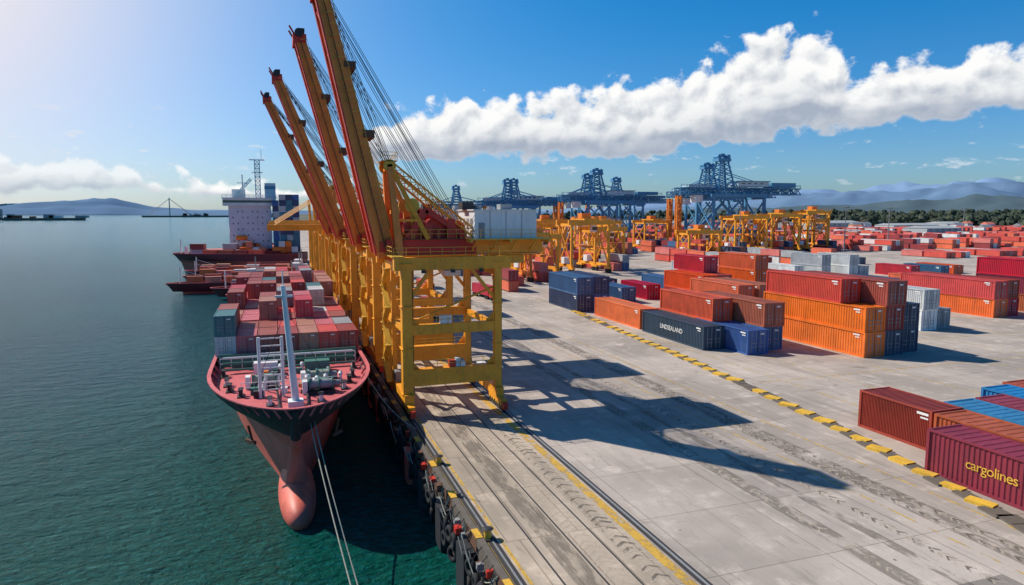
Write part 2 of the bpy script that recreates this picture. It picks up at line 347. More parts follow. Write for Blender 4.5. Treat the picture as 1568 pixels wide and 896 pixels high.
# ------------------------------------------------------------------ yellow ship-to-shore cranes
XW,XL=14.2,25.4
def sts(y0,xt,zt=49,seed=1):
    mb=MB();ya=y0;yb=y0+14;ym=y0+7;Yl='yellow';Ob='orange2'
    for y in(ya,yb):
        mb.beam((XW,y,2.4),(XW,y,18.6),1.25,1.35,Yl,1.15,1.2,up=(0,1,0))
        mb.beam((XL,y,2.4),(XL,y,18.6),.85,.95,Yl,up=(0,1,0))
        for zz in(2.6,8,13,18): mb.box((XW,y,zz),(1.5,1.6,.12),Yl);mb.box((XL,y,zz),(1.1,1.2,.12),Yl)
        mb.beam((XW+.5,y,4.4),(XL-.35,y,4.4),1.0,1.9,Yl);mb.beam((XW+.5,y,5.42),(XL-.35,y,5.42),1.2,.1,Yl)
        mb.beam((XW+.5,y,10.2),(XL-.35,y,10.2),.8,1.2,Yl)
        mb.beam((XW-1.4,y,18.0),(XL+1.6,y,18.0),1.05,1.5,Yl)
        mb.beam((XL,y,13.2),(XL-3.4,y,17.4),.35,.4,Yl);mb.beam((XW,y,13.2),(XW+3.0,y,17.4),.35,.4,Yl)
        mb.rail([(XW+.7,y-.55,5.5),(XL-.6,y-.55,5.5)],'yellow2',1.0,1.4,.05)
        mb.rail([(XW+.7,y-.4,10.8),(XL-.6,y-.4,10.8)],'yellow2',1.0,1.4,.05)
        for sx_,xx in((1,XW),(-1,XL)):
            for zz in(5.4,10.8): mb.add([(xx+sx_*.55,y,zz),(xx+sx_*1.5,y,zz),(xx+sx_*.55,y,zz+1.1),(xx+sx_*.55,y+.1,zz),(xx+sx_*1.5,y+.1,zz),(xx+sx_*.55,y+.1,zz+1.1)],[(0,1,2),(5,4,3),(0,3,4,1),(1,4,5,2),(2,5,3,0)],Yl)
        for q in(.3,.6): xx=XW+(XL-XW)*q;mb.box((xx,y-.52,4.4),(.12,.06,1.8),'yellow2');mb.box((xx,y-.42,10.2),(.12,.06,1.15),'yellow2');mb.box((xx,y-.55,18.0),(.12,.06,1.45),'yellow2')
        mb.cyl((XL+.55,y,2.6),(XL+.55,y,18),.07,'dark',5);mb.cyl((XW+.72,y-.3,2.6),(XW+.72,y-.3,18),.06,'dark',5)
        for q in(0,1,2): mb.box((XW+2+q*3.5,y-.7,17.1),(.5,.4,.35),'dark')
    mb.cyl((XW+.4,ya,11),(XL-.3,ya+.3,15.0),.13,Yl,6)
    for x,w in((XW,1.15),(XL,.9)):
        mb.beam((x,ya-1.2,2.0),(x,yb+1.2,2.0),w,1.2,Yl);mb.beam((x,ya+.4,17.1),(x,yb-.4,17.1),w*.8,1.3,Yl)
        mb.beam((x,ya+.4,10.1),(x,yb-.4,10.1),w*.55,.8,Yl)
        for y in(ya,yb):
            mb.beam((x,y-2.6,1.25),(x,y+2.6,1.25),.75,.55,Yl)
            mb.add([(x-.4,y-1.4,1.45),(x+.4,y-1.4,1.45),(x+.4,y+1.4,1.45),(x-.4,y+1.4,1.45),(x-.5,y-.5,2.5),(x+.5,y-.5,2.5),(x+.5,y+.5,2.5),(x-.5,y+.5,2.5)],MB.BF,Yl)
            for q in(-2.2,-1.35,-.5,.5,1.35,2.2): mb.cyl((x-.32,y+q,.5),(x+.32,y+q,.5),.4,'dark',12);mb.box((x,y+q,.95),(.72,.5,.4),'yellow2')
            mb.box((x,y-3.0,.8),(.6,.5,.8),'red')
    x=XW-1.15;zz=2.6;k=0
    while zz<17:
        a=(x,ya+6.2 if k%2==0 else ya+9.6,zz);b_=(x,ya+9.6 if k%2==0 else ya+6.2,zz+2.4)
        mb.beam(a,b_,.7,.12,'yellow2');mb.beam((a[0]-.3,a[1],a[2]+1),(b_[0]-.3,b_[1],b_[2]+1),.06,.06,'yellow2')
        mb.box((x,b_[1],b_[2]),(.9,1.1,.08),'yellow2');zz+=2.4;k+=1
    mb.beam((XW-.2,ya+7.9,2.6),(XW-.2,ya+7.9,17),.6,.6,Yl)
    mb.bx(XW-1.6,XW-.2,ya-.4,yb+.4,18.78,18.88,'yellow2');mb.rail([(XW-1.6,ya-.4,18.88),(XW-1.6,yb+.4,18.88)],'yellow2')
    mb.rail([(XW-1.4,ya-.5,18.8),(XL+1.6,ya-.5,18.8)],'yellow2',1.1,1.3)
    for y in(ym-2.4,ym+2.4):
        mb.beam((XW-1.5,y,19.7),(24,y,19.7),.9,1.9,'red');mb.beam((24,y,19.7),(33,y,19.7),.88,1.7,Yl)
        mb.beam((XW-1.5,y,18.7),(33,y,18.7),1.2,.14,Yl)
    for x in(16,19,22,25,28,31): mb.beam((x,ym-2.1,19.3),(x,ym+2.1,19.3),.5,.8,'red' if x<24 else Yl)
    mb.bx(22.6,33.2,ym-5.2,ym+5.2,20.56,20.72,'yellow2')
    mb.rail([(22.6,ym-5.1,20.72),(33.1,ym-5.1,20.72),(33.1,ym+5.1,20.72)],'yellow2',1.1,1.2)
    for x in(23.4,26,28.6,31.2): mb.beam((x,ym-5.1,20.5),(x,ym-2.4,18.9),.18,.18,'yellow2')
    for x in(22.8,27.9,33): mb.beam((x,ym-5.1,20.4),(x,ym+5.1,20.4),.3,.3,'yellow2')
    mb.bx(23.4,31.6,ym-4.2,ym+4.2,20.72,24.2,'white');mb.bx(23.2,31.8,ym-4.4,ym+4.4,24.2,24.34,'white')
    for x in(25.4,27.5,29.6): mb.bx(x-.04,x+.04,ym-4.23,ym-4.2,20.75,24.18,'steel')
    mb.bx(23.9,24.7,ym-4.25,ym-4.2,20.75,22.7,'steel')
    for q in range(4): mb.bx(23.37,23.4,ym-3.4+q*1.8,ym-2.2+q*1.8,22,23.2,'steel')
    mb.cyl((25,ym,24.3),(25,ym,24.9),.5,'steel',10);mb.box((29,ym+1,24.7),(1.6,1.6,.7),'steel');mb.bx(22.7,24.2,ym-1,ym+1,24.35,25.3,'frame')
    mb.bx(26.5,30.8,ym-1.8,ym+1.8,17.4,18.5,'yellow2');mb.bx(20.3,22.4,ym-1.1,ym+1.1,15.9,18.2,'white');mb.bx(20.2,22.5,ym-1.15,ym-.2,16.6,17.6,'glass')
    for x,r in((16.4,1.15),(19.2,1.3),(21.6,.8)):
        mb.cyl((x,ym-1.9,21.9),(x,ym+1.9,21.9),r,'red',16)
        for q in(-2.1,2.1): mb.cyl((x,ym+q-.1,21.9),(x,ym+q+.1,21.9),r+.3,'red',18);mb.beam((x,ym+q*1.12,20.5),(x,ym+q*1.12,21.9),.9,.3,'red',.4,.3)
    mb.bx(14.6,22.4,ym-3.3,ym+3.3,20.66,20.76,'rust')
    mb.rail([(14.6,ym-3.3,20.76),(22.4,ym-3.3,20.76)],'yellow2',1.1,1.1)
    mb.bx(17.4,18.3,ym-3.1,ym-2.5,20.76,22.6,'red');mb.bx(20.2,21.2,ym-3.15,ym-2.4,20.76,23.2,'red')
    for s in(-1,1):
        mb.beam((15.3,ym+2.8*s,20.8),(17.6,ym+2.8*s,24.3),.5,.8,'red');mb.beam((17.6,ym+2.8*s,24.3),(22.6,ym+2.8*s,21.0),.5,.7,'red')
    ax=13.4;az=29.4
    for q in(-1,1):
        mb.beam((XW,ym+q*3.4,18.6),(ax,ym+q*1.9,az),.9,1.0,Ob,.6,.7);mb.beam((XW+3.6,ym+q*3.2,20.7),(ax+.3,ym+q*1.9,az-.3),.5,.55,Yl)
        mb.lattice((ax+.4,ym+q*1.9,az),(24.2,ym+q*3.0,20.9),.55,.9,12,Yl,.16,.09)
        mb.cyl((ax,ym+q*1.9-.3,az+.2),(ax,ym+q*1.9+.3,az+.2),.75,'yellow2',14)
        mb.beam((XW+.2,ym+q*3.0,23),(XW+3.1,ym+q*2.9,23),.25,.3,Yl)
    mb.beam((ax,ym-2.2,az),(ax,ym+2.2,az),.6,.7,Yl);mb.beam((XW-.1,ym-3,24),(XW-.1,ym+3,24),.45,.5,Yl)
    mb.box((ax,ym,az+.75),(1.8,4.4,.1),'yellow2');mb.rail([(ax-.9,ym-2.2,az+.8),(ax+.9,ym-2.2,az+.8),(ax+.9,ym+2.2,az+.8)],'yellow2',1,1,.05)
    hinge=Vector((XW-1.6,ym,19.8));tip=Vector((xt,ym,zt))
    d=(tip-hinge).normalized();nrm=Vector((-d.z,0,d.x))
    if nrm.x>0: nrm=-nrm
    Lb=(tip-hinge).length
    for q in(-1,1):
        o=Vector((0,q*1.75,0));
        mb.beam(hinge+o-d*1.2,hinge+o+d*Lb*.35,.85,2.0,Ob,.85,2.3,up=tuple(nrm));mb.beam(hinge+o+d*Lb*.35,tip+o,.85,2.3,Ob,.7,1.25,up=tuple(nrm))
        mb.beam(hinge+o+nrm*1.25-d*.6,tip+o+nrm*.75,.98,.2,'red',.85,.16,up=tuple(nrm))
        mb.beam(hinge+o-nrm*1.2+d*2,tip+o-nrm*.72,1.0,.14,Ob,.8,.12,up=tuple(nrm))
        for k in range(1,12):
            c=hinge+o+d*(Lb*k/12); hh=2.3-1.0*max(0,(k/12-.35))/.65
            mb.beam(c-nrm*(hh/2+.03),c+nrm*(hh/2+.03),.92,.12,Ob,up=tuple(d))
    mb.box(hinge,(1.3,4.8,1.3),'red')
    for k in range(1,13):
        c=hinge+d*(Lb*k/12.5);mb.beam(c+Vector((0,-1.4,0)),c+Vector((0,1.4,0)),.4,.5,Ob)
        if k<12:
            c2=hinge+d*(Lb*(k+1)/12.5);s=1 if k%2 else -1
            mb.beam(c+Vector((0,-1.3*s,0))+nrm*.6,c2+Vector((0,1.3*s,0))+nrm*.6,.2,.2,'red')
    side=Vector((0,-2.5,0));prev=None
    for k in range(0,25):
        c=hinge+d*(Lb*k/24)+side;mb.beam(c+Vector((0,.35,0)),c-Vector((0,.35,0)),.07,.07,'yellow2');e=c-Vector((0,.35,0))-nrm*.9
        mb.beam(c-Vector((0,.35,0)),e,.05,.05,'yellow2')
        if prev is not None: mb.beam(prev,e,.05,.05,'yellow2');
        prev=e
    mb.beam(hinge+side,tip+side,.4,.08,'rust',up=tuple(nrm))
    mb.box(tip+d*.4,(1.9,4.6,1.2),'red');mb.cyl(tip+Vector((-.2,-2.6,1.1)),tip+Vector((-.2,2.6,1.1)),.62,'dark',12)
    mb.box(tip+d*1.5-nrm*.6,(.9,4.0,.5),'dark');mb.beam(tip+Vector((-.8,-1.5,1)),tip+Vector((-1.5,-1.5,2.2)),.25,.25,'red');mb.beam(tip+Vector((-.8,1.5,1)),tip+Vector((-1.5,1.5,2.2)),.25,.25,'red')
    mb.box(hinge+d*Lb*.72-nrm*1.2,(1.3,4.6,.8),'rust');mb.box(hinge+d*Lb*.45-nrm*1.4,(1.3,4.6,.9),'rust')
    for q in(-2.4,2.4): mb.cyl((XW+1.8,ym+q-.15,24.8),(XW+1.8,ym+q+.15,24.8),.9,'yellow2',16);mb.beam((XW+1.8,ym+q,20.7),(XW+1.8,ym+q,24.8),.5,.4,Yl)
    for q in(-1.6,-.8,.5,1.5):
        for fr,ex,ez in((.97,23.2,21.2),(.92,22,21.5),(.75,20.4,22.6),(.72,ax,az+.6),(.5,ax,az+.5),(.95,ax+.2,az+.7)):
            mb.cyl(hinge+d*Lb*fr+Vector((0,q,0))-nrm*1.0,(ex,ym+q*1.3,ez),.035,'dark',4,cap=False)
    mb.cyl((XL+.9,ya+3,3.8),(XL+1.15,ya+3,3.8),1.2,'orange',20);mb.bx(XL-.6,XL+.4,ya+5.4,ya+7.2,2.62,4.2,'white')
    mb.bx(XW-.4,XW+.6,ya+6,ya+7.4,2.62,3.9,'steel')
    mb.bx(19.2,20.0,ya-.45,ya+.3,5.48,6.3,'red');mb.bx(20.05,20.6,ya-.4,ya+.3,5.48,6.5,'paleblue');mb.bx(20.65,21.2,ya-.4,ya+.3,5.48,6.1,'white')
    mb.bx(18.2,19.6,ya-.3,ya+.3,10.82,11.8,'white')
    return mb.obj('ship_to_shore_crane')
for i,(y,xt) in enumerate(((79,6.0),(103.5,4.6),(135.5,1.6),(162.5,-.4))): sts(y,xt,49,i)
def far_crane(y0):
    mb=MB();Yl='yellow';ya,yb=y0,y0+14;ym=y0+7
    for y in(ya,yb):
        mb.beam((XW,y,1),(XW,y,18.6),1.25,1.3,Yl);mb.beam((XL,y,1),(XL,y,18.6),.9,.95,Yl)
        mb.beam((XW,y,4.4),(XL,y,4.4),.9,1.8,Yl);mb.beam((XW,y,10.2),(XL,y,10.2),.8,1.1,Yl);mb.beam((XW-1.4,y,18),(XL+1.6,y,18),1.05,1.5,Yl)
    for x in(XW,XL):
        mb.beam((x,ya-2.4,1.7),(x,yb+2.4,1.7),1.0,1.3,Yl);mb.beam((x,ya,17),(x,yb,17),.9,1.2,Yl)
        for y in(ya,yb):
            for q in(-2,-1,1,2): mb.cyl((x-.32,y+q,.5),(x+.32,y+q,.5),.4,'dark',10)
    for q in(-2.4,2.4): mb.beam((-2,ym+q,19.8),(33,ym+q,19.8),.9,1.6,Yl);mb.beam((XW,ym+q,19),(XW-.5,ym+q*.8,29),.8,.8,Yl);mb.cyl((XW-.5,ym+q*.8,29),(0,ym+q,20.5),.12,Yl,5);mb.cyl((XW-.5,ym+q*.8,29),(26,ym+q,20.5),.15,Yl,5)
    for x in range(0,33,4): mb.beam((x,ym-2.3,19.6),(x,ym+2.3,19.6),.4,.6,Yl)
    mb.bx(23,31,ym-4,ym+4,20.7,24,'white');mb.bx(16,21,ym-2,ym+2,20.8,23,'red')
    mb.obj('ship_to_shore_crane')
for y in(192,222,256,292): far_crane(y)
# ------------------------------------------------------------------ ship hull
def hull(mb,L,B,zd,zb,blk_z,matU='dark',matL='hullred',bulw=.9,deckmat='deckred'):
    """bow tip at local y=0 pointing -Y"""
    levels=[(zd+bulw,-.6,.17,.5),(zd-.1,0,.18,.55),(zd-1.3,.9,.22,.64),(zd-2.4,1.6,.29,.78),(blk_z,2.8,.40,.95),(zb+5.4,4.2,.48,1.1),(zb+2.2,4.8,.52,1.2),(zb,5.6,.55,1.25)]
    K=30;rows=[];NB=3
    for (z,ys,le,pw) in levels:
        le=le*105
        row=[]
        for i in range(K+1):
            s=(i/K)**1.9;y=ys+(L-ys)*s
            q=min(1,(y-ys)/le);hb=B/2*(math.sin(math.pi/2*q))**pw
            if y>L*.92: hb*=1-.25*((y-L*.92)/(L*.08))*(1 if z<zd-3 else .35)
            if z<=zb+2.3: hb*=.93
            row.append((hb,y,z))
        rows.append(row)
    for sg in(-1,1):
        for r in range(len(rows)-1):
            vs=[(sg*a,b,c) for a,b,c in rows[r]]+[(sg*a,b,c) for a,b,c in rows[r+1]]
            n=K+1;fs=[(i,i+1,n+i+1,n+i) if sg>0 else (i,n+i,n+i+1,i+1) for i in range(K)]
            mb.add(vs,fs,matU if r<NB else matL,True)
    for r in range(len(rows)-1):
        a=rows[r][-1];b=rows[r+1][-1];mb.add([(-a[0],a[1],a[2]),(a[0],a[1],a[2]),(b[0],b[1],b[2]),(-b[0],b[1],b[2])],[(0,1,2,3)],matU if r<NB else matL)
    row=rows[1];vs=[];fs=[]
    for a,b,c in row: vs+=[(-a,b,zd-.1),(a,b,zd-.1)]
    for i in range(K): fs.append((2*i,2*i+1,2*i+3,2*i+2))
    mb.add(vs,fs,deckmat)
    top=rows[0]
    for sg in(-1,1):
        for i in range(K):
            a=top[i];b=top[i+1]
            mb.beam((sg*a[0],a[1],a[2]+.05),(sg*b[0],b[1],b[2]+.05),.4,.12,'deckred')
            if a[0]>.5: mb.beam((sg*(a[0]-.12),a[1],a[2]),(sg*(a[0]-.7),a[1]+.1,zd-.05),.08,.2,'deckred')
    return rows
def ellipsoid(mb,c,r,mat,n=20,k=14):
    vs=[];fs=[]
    for i in range(k+1):
        th=math.pi*i/k
        for j in range(n):
            ph=2*math.pi*j/n;vs.append((c[0]+r[0]*math.sin(th)**.8*math.cos(ph),c[1]-r[1]*math.cos(th),c[2]+r[2]*math.sin(th)**.8*math.sin(ph)))
    for i in range(k):
        for j in range(n): fs.append((i*n+j,i*n+(j+1)%n,(i+1)*n+(j+1)%n,(i+1)*n+j))
    mb.add(vs,fs,mat,True)
ship=empty('container_ship',(1.1,63.4,0))
mb=MB();ZD=5.5;rows=hull(mb,106,17.0,ZD,-9,1.3)
ellipsoid(mb,(0,5.6,-3.7),(1.8,7.8,2.0),'hullred')
stem=[(0,-.5,6.3),(0,0,5.4),(0,.9,4.2),(0,1.6,3.1),(0,2.8,1.3),(0,4.0,-2)]
for i,(a,b) in enumerate(zip(stem[:-1],stem[1:])):
    mb.cyl(a,b,.32+.06*i,'dark' if i<3 else 'hullred',10,.38+.06*i if i<4 else 1.1)
mb.obj('hull',ship)
mb=MB();D=ZD-.1
mb.cyl((.2,3.4,D),(-.6,3.4,17.2),.36,'white',12,.22);mb.box((.15,3.4,D+.4),(1.4,1.4,.8),'white')
mb.box((-.55,3.4,16.2),(1.6,.25,.2),'white');mb.cyl((-.6,3.4,17.2),(-.6,3.4,18.6),.06,'white',5)
mb.cyl((-.4,3.4,15),(-3.8,10,D+.2),.03,'dark',4);mb.cyl((-.4,3.4,15),(4,10,D+.2),.03,'dark',4)
for x in(-3.1,-.9): mb.cyl((x,8.2,D),(x,8.2,D+6.2),.16,'white',8)
for k in range(8): mb.cyl((-3.1,8.2,D+.8+k*.75),(-.9,8.2,D+.8+k*.75),.07,'white',6)
mb.beam((-3.1,8.2,D+6),(-3.1,12,D),.12,.12,'white');mb.beam((-.9,8.2,D+6),(-.9,12,D),.12,.12,'white')
def winch(x,y,m_):
    mb.box((x,y,D+.15),(2.8,1.8,.3),'dark');mb.cyl((x-1.1,y,D+.9),(x+1.1,y,D+.9),.5,m_,14)
    for q in(-1.15,-.2,1.15): mb.cyl((x+q-.06,y,D+.9),(x+q+.06,y,D+.9),.75,'green',16)
    mb.cyl((x+1.2,y,D+.9),(x+1.9,y,D+.9),.32,'steel',10);mb.box((x+.4,y+.95,D+.8),(.9,.7,.9),'green');mb.box((x-1.6,y,D+.7),(.5,1.2,1.3),'white')
winch(-2.8,12.6,'rope');winch(2.8,12.8,'rope');winch(2.8,8.6,'steel')
rb=random.Random(3)
for x,y in((-2.2,5.2),(2.6,5.2),(-5,9.5),(5.2,9.5),(-6.6,14.5),(6.6,14.5),(-7.2,19),(7.2,19),(-6.2,12),(6,12)):
    for q in(-.35,.35): mb.cyl((x,y+q,D),(x,y+q,D+.75),.2,'white' if rb.random()<.5 else 'dark',10);mb.cyl((x,y+q,D+.75),(x,y+q,D+.83),.28,'dark',10)
    mb.box((x,y,D+.06),(.7,1.5,.12),'dark')
for _ in range(34):
    x=rb.uniform(-4.8,4.8);y=rb.uniform(8.5,19.5);s=rb.uniform(.25,.75)
    mb.box((x,y,D+s/2),(s*rb.uniform(.6,1.4),s,s),rb.choice(['green','white','steel','white','dark','orange','green']))
    if rb.random()<.5: mb.cyl((x+.5,y,D),(x+.5,y,D+rb.uniform(.6,1.6)),.12,'white',8);mb.cyl((x+.5,y,D+.9),(x+.5,y+.3,D+1.1),.22,'white',8)
for y,z_ in((20.2,.5),(20.9,1.1),(21.6,1.6)): mb.cyl((-7.4,y,D+z_),(7.4,y,D+z_),.13,'green' if y<21 else 'white',6)
mb.bx(-4,-1.4,18.6,20.0,D,D+1.4,'white');mb.bx(1.6,4.4,18.2,19.6,D,D+1.3,'green')
mb.rail([(-7.8,22.4,D),(7.8,22.4,D)],'white',1.4,1.2,.07);mb.rail([(-5,10.6,D),(5,10.6,D)],'white',1.1,1.2,.05)
mb.beam((-8,23.6,D+.9),(0,23.0,D+.9),.15,1.6,'green');mb.beam((8,23.6,D+.9),(0,23.0,D+.9),.15,1.6,'green')
for sg in(-1,1): mb.tube([(sg*1.6,11.5,D+.7),(sg*1.4,7,D+.15),(sg*1.3,3,D+.15)],.12,'dark',5)
mb.rail([(-8.4,27,D+.9),(-8.4,100,D+.9)],'white',1.0,3,.06);mb.rail([(8.4,27,D+.9),(8.4,100,D+.9)],'white',1.0,3,.06)
mb.obj('foredeck_gear',ship)
mb=MB()
for sg in(-1,1):
    mb.cyl((sg*4.3,6.3,3.2),(sg*4.0,6.6,1.6),.13,'rust',6);mb.beam((sg*3.7,5.8,1.6),(sg*4.6,7.0,1.6),.25,.3,'rust')
mb.obj('anchor_gear',ship)
mb=MB()
mb.sag((1.3,2.2,4.5),(4.2,-35,-4.2),1.2,.05,'rope',16);mb.sag((1.7,2.4,4.5),(4.9,-35,-4.2),1.7,.05,'rope',16)
mb.sag((7.9,18,6),(12.6,8,.6),1.2,.06,'rope',12)
mb.obj('mooring_lines',ship)
mb=MB();mb.cyl((0,0,-1),(0,0,1),1.2,'orange',16);mb.cyl((0,0,1),(0,0,1.6),.3,'dark',8);mb.torus((0,0,.2),1.25,.15,(0,0,1),'rubber');mb.obj('mooring_buoy',loc=(5.7,28.4,WZ))
mb=MB();rc=random.Random(11);cols=['tan','rusty','brown','rose','tan','rusty','orange','orange','grey','rose','tan','brown','rusty','red','cwhite','teal']
rowy=[25.5,38.6,51.7,64.8,77.9,91]
tiersets=[[2,1,1,1,1,1,1],[1,1,2,1,2,1,1],[2,1,1,2,1,2,1],[1,2,2,1,2,1,2],[2,2,1,2,2,1,2],[1,1,2,2,1,2,1]]
for y,ts in zip(rowy,tiersets):
    mb.bx(-8,8,y,y+12.3,D,D+.9,'rust')
    for i,tn in enumerate(ts):
        for k in range(tn):
            for hf in(0,1):
                container(mb,-8.55+i*2.45,y+hf*6.1+rc.uniform(-.05,.05),D+.92+k*2.6,5.95,2.4,2.57,'c_'+rc.choice(cols),11)
    for x in(-8.3,8.3): mb.beam((x,y+12.7,D),(x,y+12.7,D+4.2),.25,.25,'rust')
    mb.beam((-8.3,y+12.7,D+2.4),(8.3,y+12.7,D+2.4),.5,.2,'rust')
mb.obj('deck_cargo',ship)
M['maroonhull']=paint('maroon_hull_paint',(.2,.03,.035),.5,.4,.2)
s2=empty('cargo_ship',(-45,356,0),(0,0,math.radians(-108)))
mb=MB();hull(mb,60,18,4.0,-9,0.5,'maroonhull','hullred')
mb.obj('hull',s2)
mb=MB();rc=random.Random(5)
for i in range(5):
    for j in range(5):
        for k in range(rc.choice([0,1,1,2])):
            mb.bx(-7.2+j*2.9,-7.2+j*2.9+2.8,9+i*7,15.5+i*7,4.0+k*2.7,6.6+k*2.7,'c_'+rc.choice(['red','maroon','orange','rose','brown','rose','grey']))
mb.bx(-1,1,5,6,4,8,'white');mb.cyl((0,3,4),(0,3,11),.3,'white',6)
mb.obj('deck_cargo',s2)
s2b=empty('cargo_ship',(-4,338,0),(0,0,0))
mb=MB();hull(mb,90,24,5.0,-9,1.5,'maroonhull','hullred');mb.obj('hull',s2b)
mb=MB()
bx0,bx1,by0,by1=-16.5,2.5,14,26
mb.bx(bx0,bx1,by0,by1,5,27,'super')
for k in range(7):
    zz=7+k*2.8
    mb.bx(bx0-.15,bx1+.15,by0-.12,by1+.15,zz+1.6,zz+1.75,'white')
    for q in range(8):
        if (q+k)%3==0: continue
        xx=bx0+1.6+q*2.2;mb.bx(xx,xx+.55,by0-.05,by0-.001,zz+.1,zz+.8,'glass')
mb.bx(bx0-2.4,bx1+2.4,by0-1.2,by1-5,27,30.5,'white');mb.bx(bx0-2.2,bx1+2.2,by0-1.26,by0-1.2,28.5,29.6,'glass');mb.bx(bx0-2.8,bx1+2.8,by0-1.6,by1-4.6,30.5,30.9,'white')
mb.lattice((-3,18,30.9),(-3,18,49),2.2,2.2,9,'paleblue',.4,.25);mb.box((-3,18,49),(7,1,.5),'white');mb.box((-3,18,43),(5,1,.4),'white');mb.cyl((-1,18,49),(-1,18,54),.15,'white',5);mb.cyl((-10,20,30),(-10,20,42),.35,'white',6);mb.box((-10,20,38),(5,.6,.4),'white')
mb.bx(0,5,17,24,31,38,'paleblue');mb.bx(-.1,5.1,16.9,24.1,35,36.6,'blue');mb.bx(-15,-9,20,25,30.9,35,'white');mb.lattice((-14,19,31),(-6,19,40),1,1,6,'paleblue',.3,.2)
mb.rail([(bx0-2.6,by0-1.5,30.9),(bx1+2.6,by0-1.5,30.9)],'white',1.3,2,.12)
mb.cyl((bx0+3,by0-3,12),(bx0+8,by0-3,12),1.2,'orange',10);mb.obj('accommodation_block',s2b)
mb=MB();rc=random.Random(9)
for i in range(4):
    for k in range(10):
        if i==0 and k>8: continue
        x=3.2+i*3.1;mb.bx(x,x+2.95,10,22,5+k*2.75,7.65+k*2.75,'c_'+rc.choice(['navy','teal','blue','navy','teal','grey']))
for i in range(9):
    for k in range(rc.choice([0,1,1,2])): mb.bx(-12+i*2.9,-12+i*2.9+2.8,3,11,5+k*2.7,7.6+k*2.7,'c_'+rc.choice(['orange','red','rose','cwhite','blue']))
mb.bx(-11,-3,11.2,13.5,5,9,'orange')
mb.obj('deck_cargo',s2b)
def small_vessel(name,loc,rz,L,B,cargo):
    e=empty(name,loc,(0,0,rz));mb=MB()
    hull(mb,L,B,-1.2,-7,-2.6,'maroonhull','hullred',.6,'rust');mb.obj('hull',e)
    mb=MB();r=random.Random(int(L))
    mb.bx(-B*.3,B*.3,L-9,L-3,-1.2,1.5,'white');mb.bx(-B*.25,B*.25,L-8,L-5,1.5,3.6,'white');mb.bx(-B*.26,B*.26,L-8.05,L-8.01,2.2,3.2,'glass');mb.cyl((0,L-5,3.6),(0,L-5,8),.2,'steel',6)
    y=6
    while y<L-11:
        for j in range(3):
            if r.random()<cargo: mb.bx(-B*.36+j*B*.24,-B*.36+(j+.9)*B*.24,y,y+5.4,-1.2,.6+r.random()*1.5,'c_'+r.choice(['red','orange','rose','brown','grey','cwhite','maroon','tan']))
        y+=6
    mb.cyl((0,4,-1),(0,4,5),.2,'white',6);mb.cyl((0,4,4),(0,12,1.5),.1,'white',5)
    mb.obj('deckhouse_and_cargo',e)
small_vessel('cargo_barge',(-36,318,0),math.radians(-98),52,13,.95)
small_vessel('cargo_barge',(-34,292,0),math.radians(-93),48,12,.9)
small_vessel('coaster_vessel',(-36,262,0),math.radians(-86),34,8,.6)
small_vessel('cargo_barge',(-20,242,0),math.radians(-95),30,10,.95)
small_vessel('cargo_barge',(-14,220,0),math.radians(-88),26,9,.95)
small_vessel('harbour_tug',(4,196,0),math.radians(-10),22,7,.2)
small_vessel('cargo_barge',(-8,180,0),math.radians(-85),20,7,.9)
# ------------------------------------------------------------------ yard containers (placed)
Hc=4.2
def stack(x,y,cols_,L=21,dy=0,**kw):
    for k,c in enumerate(cols_):
        if c: yard_container(x+random.uniform(-.08,.08),y+random.uniform(-.2,.2)+(dy*k),k*Hc,c,L=L,**kw)
stack(91.3,86,['orange','orange'],L=25);yard_container(91.4,91.5,2*Hc,'orange',L=19)
stack(95.9,86.3,['navy','maroon','maroon'],L=21);stack(100.6,87.5,['navy','navy']);
stack(93.6,122,['red','red'],L=18);stack(98.4,121,['rose','rusty'],L=18)
yard_container(69.8,99.8,0,'navy',text='LINDSEALAND',ts=.3);yard_container(74.5,94,0,'blue',L=15);yard_container(74.5,109.3,0,'red',L=14);yard_container(74.5,104,Hc,'red',L=18);stack(79.2,96,['blue','brown'],L=19)
yard_container(70.2,122.6,0,'orange')
stack(99.5,143,['red','orange'],L=18);stack(104.2,144,['maroon','red'],L=18);yard_container(104.2,150,2*Hc,'red',L=14);stack(96,164,['red'],L=15)
stack(68,148.8,['navy','blue'],L=18);stack(72.7,149.5,['blue','navy'],L=18);stack(77.3,171,['orange'],L=16);yard_container(86,160,0,'blue',L=14);yard_container(92,182,0,'navy',L=14)
stack(121,151,['rose','red','red'],L=16);stack(125.7,152,['cwhite','red'],L=16);stack(121,171,['red','cwhite']);stack(112,174,['blue'])
stack(123.4,102.2,['cwhite','cwhite'],L=20);stack(128,103,['grey'],L=17)
stack(154,109.8,['red','red'],L=25);stack(158.7,110.5,['red','maroon'],L=25);stack(171,106,['brown','maroon','red']);stack(175.8,106,['navy','maroon','red']);
yard_container(173.5,150,0,'navy');yard_container(163,150,0,'navy');yard_container(150,152,0,'grey');stack(190,150,['red'])
for x,y,c in((200,197,['cwhite','cwhite']),(205,197,['cwhite']),(190,200,['cwhite','grey']),(182,205,['cwhite']),(222,190,['red']),(232,186,['blue']),(241,188,['red']),(150,196,['red','red']),(155,197,['red','orange']),(138,178,['navy','grey']),(160,182,['cwhite'])): stack(x,y,c,L=16)
yard_container(56.3,24.3,0,'maroon',H=4.15,text='cargolines',tcol='yellow2',ts=.3,ty=4.4);yard_container(61.2,27.6,0,'brown',H=4.15);yard_container(61.4,49,0,'brown',L=9)
yard_container(66,30.5,0,'bright',H=4.15);yard_container(70.8,30.6,0,'maroon',H=4.15);yard_container(75.6,33.5,0,'bright',H=4.15);yard_container(80.4,34.5,0,'brown',H=4.15)
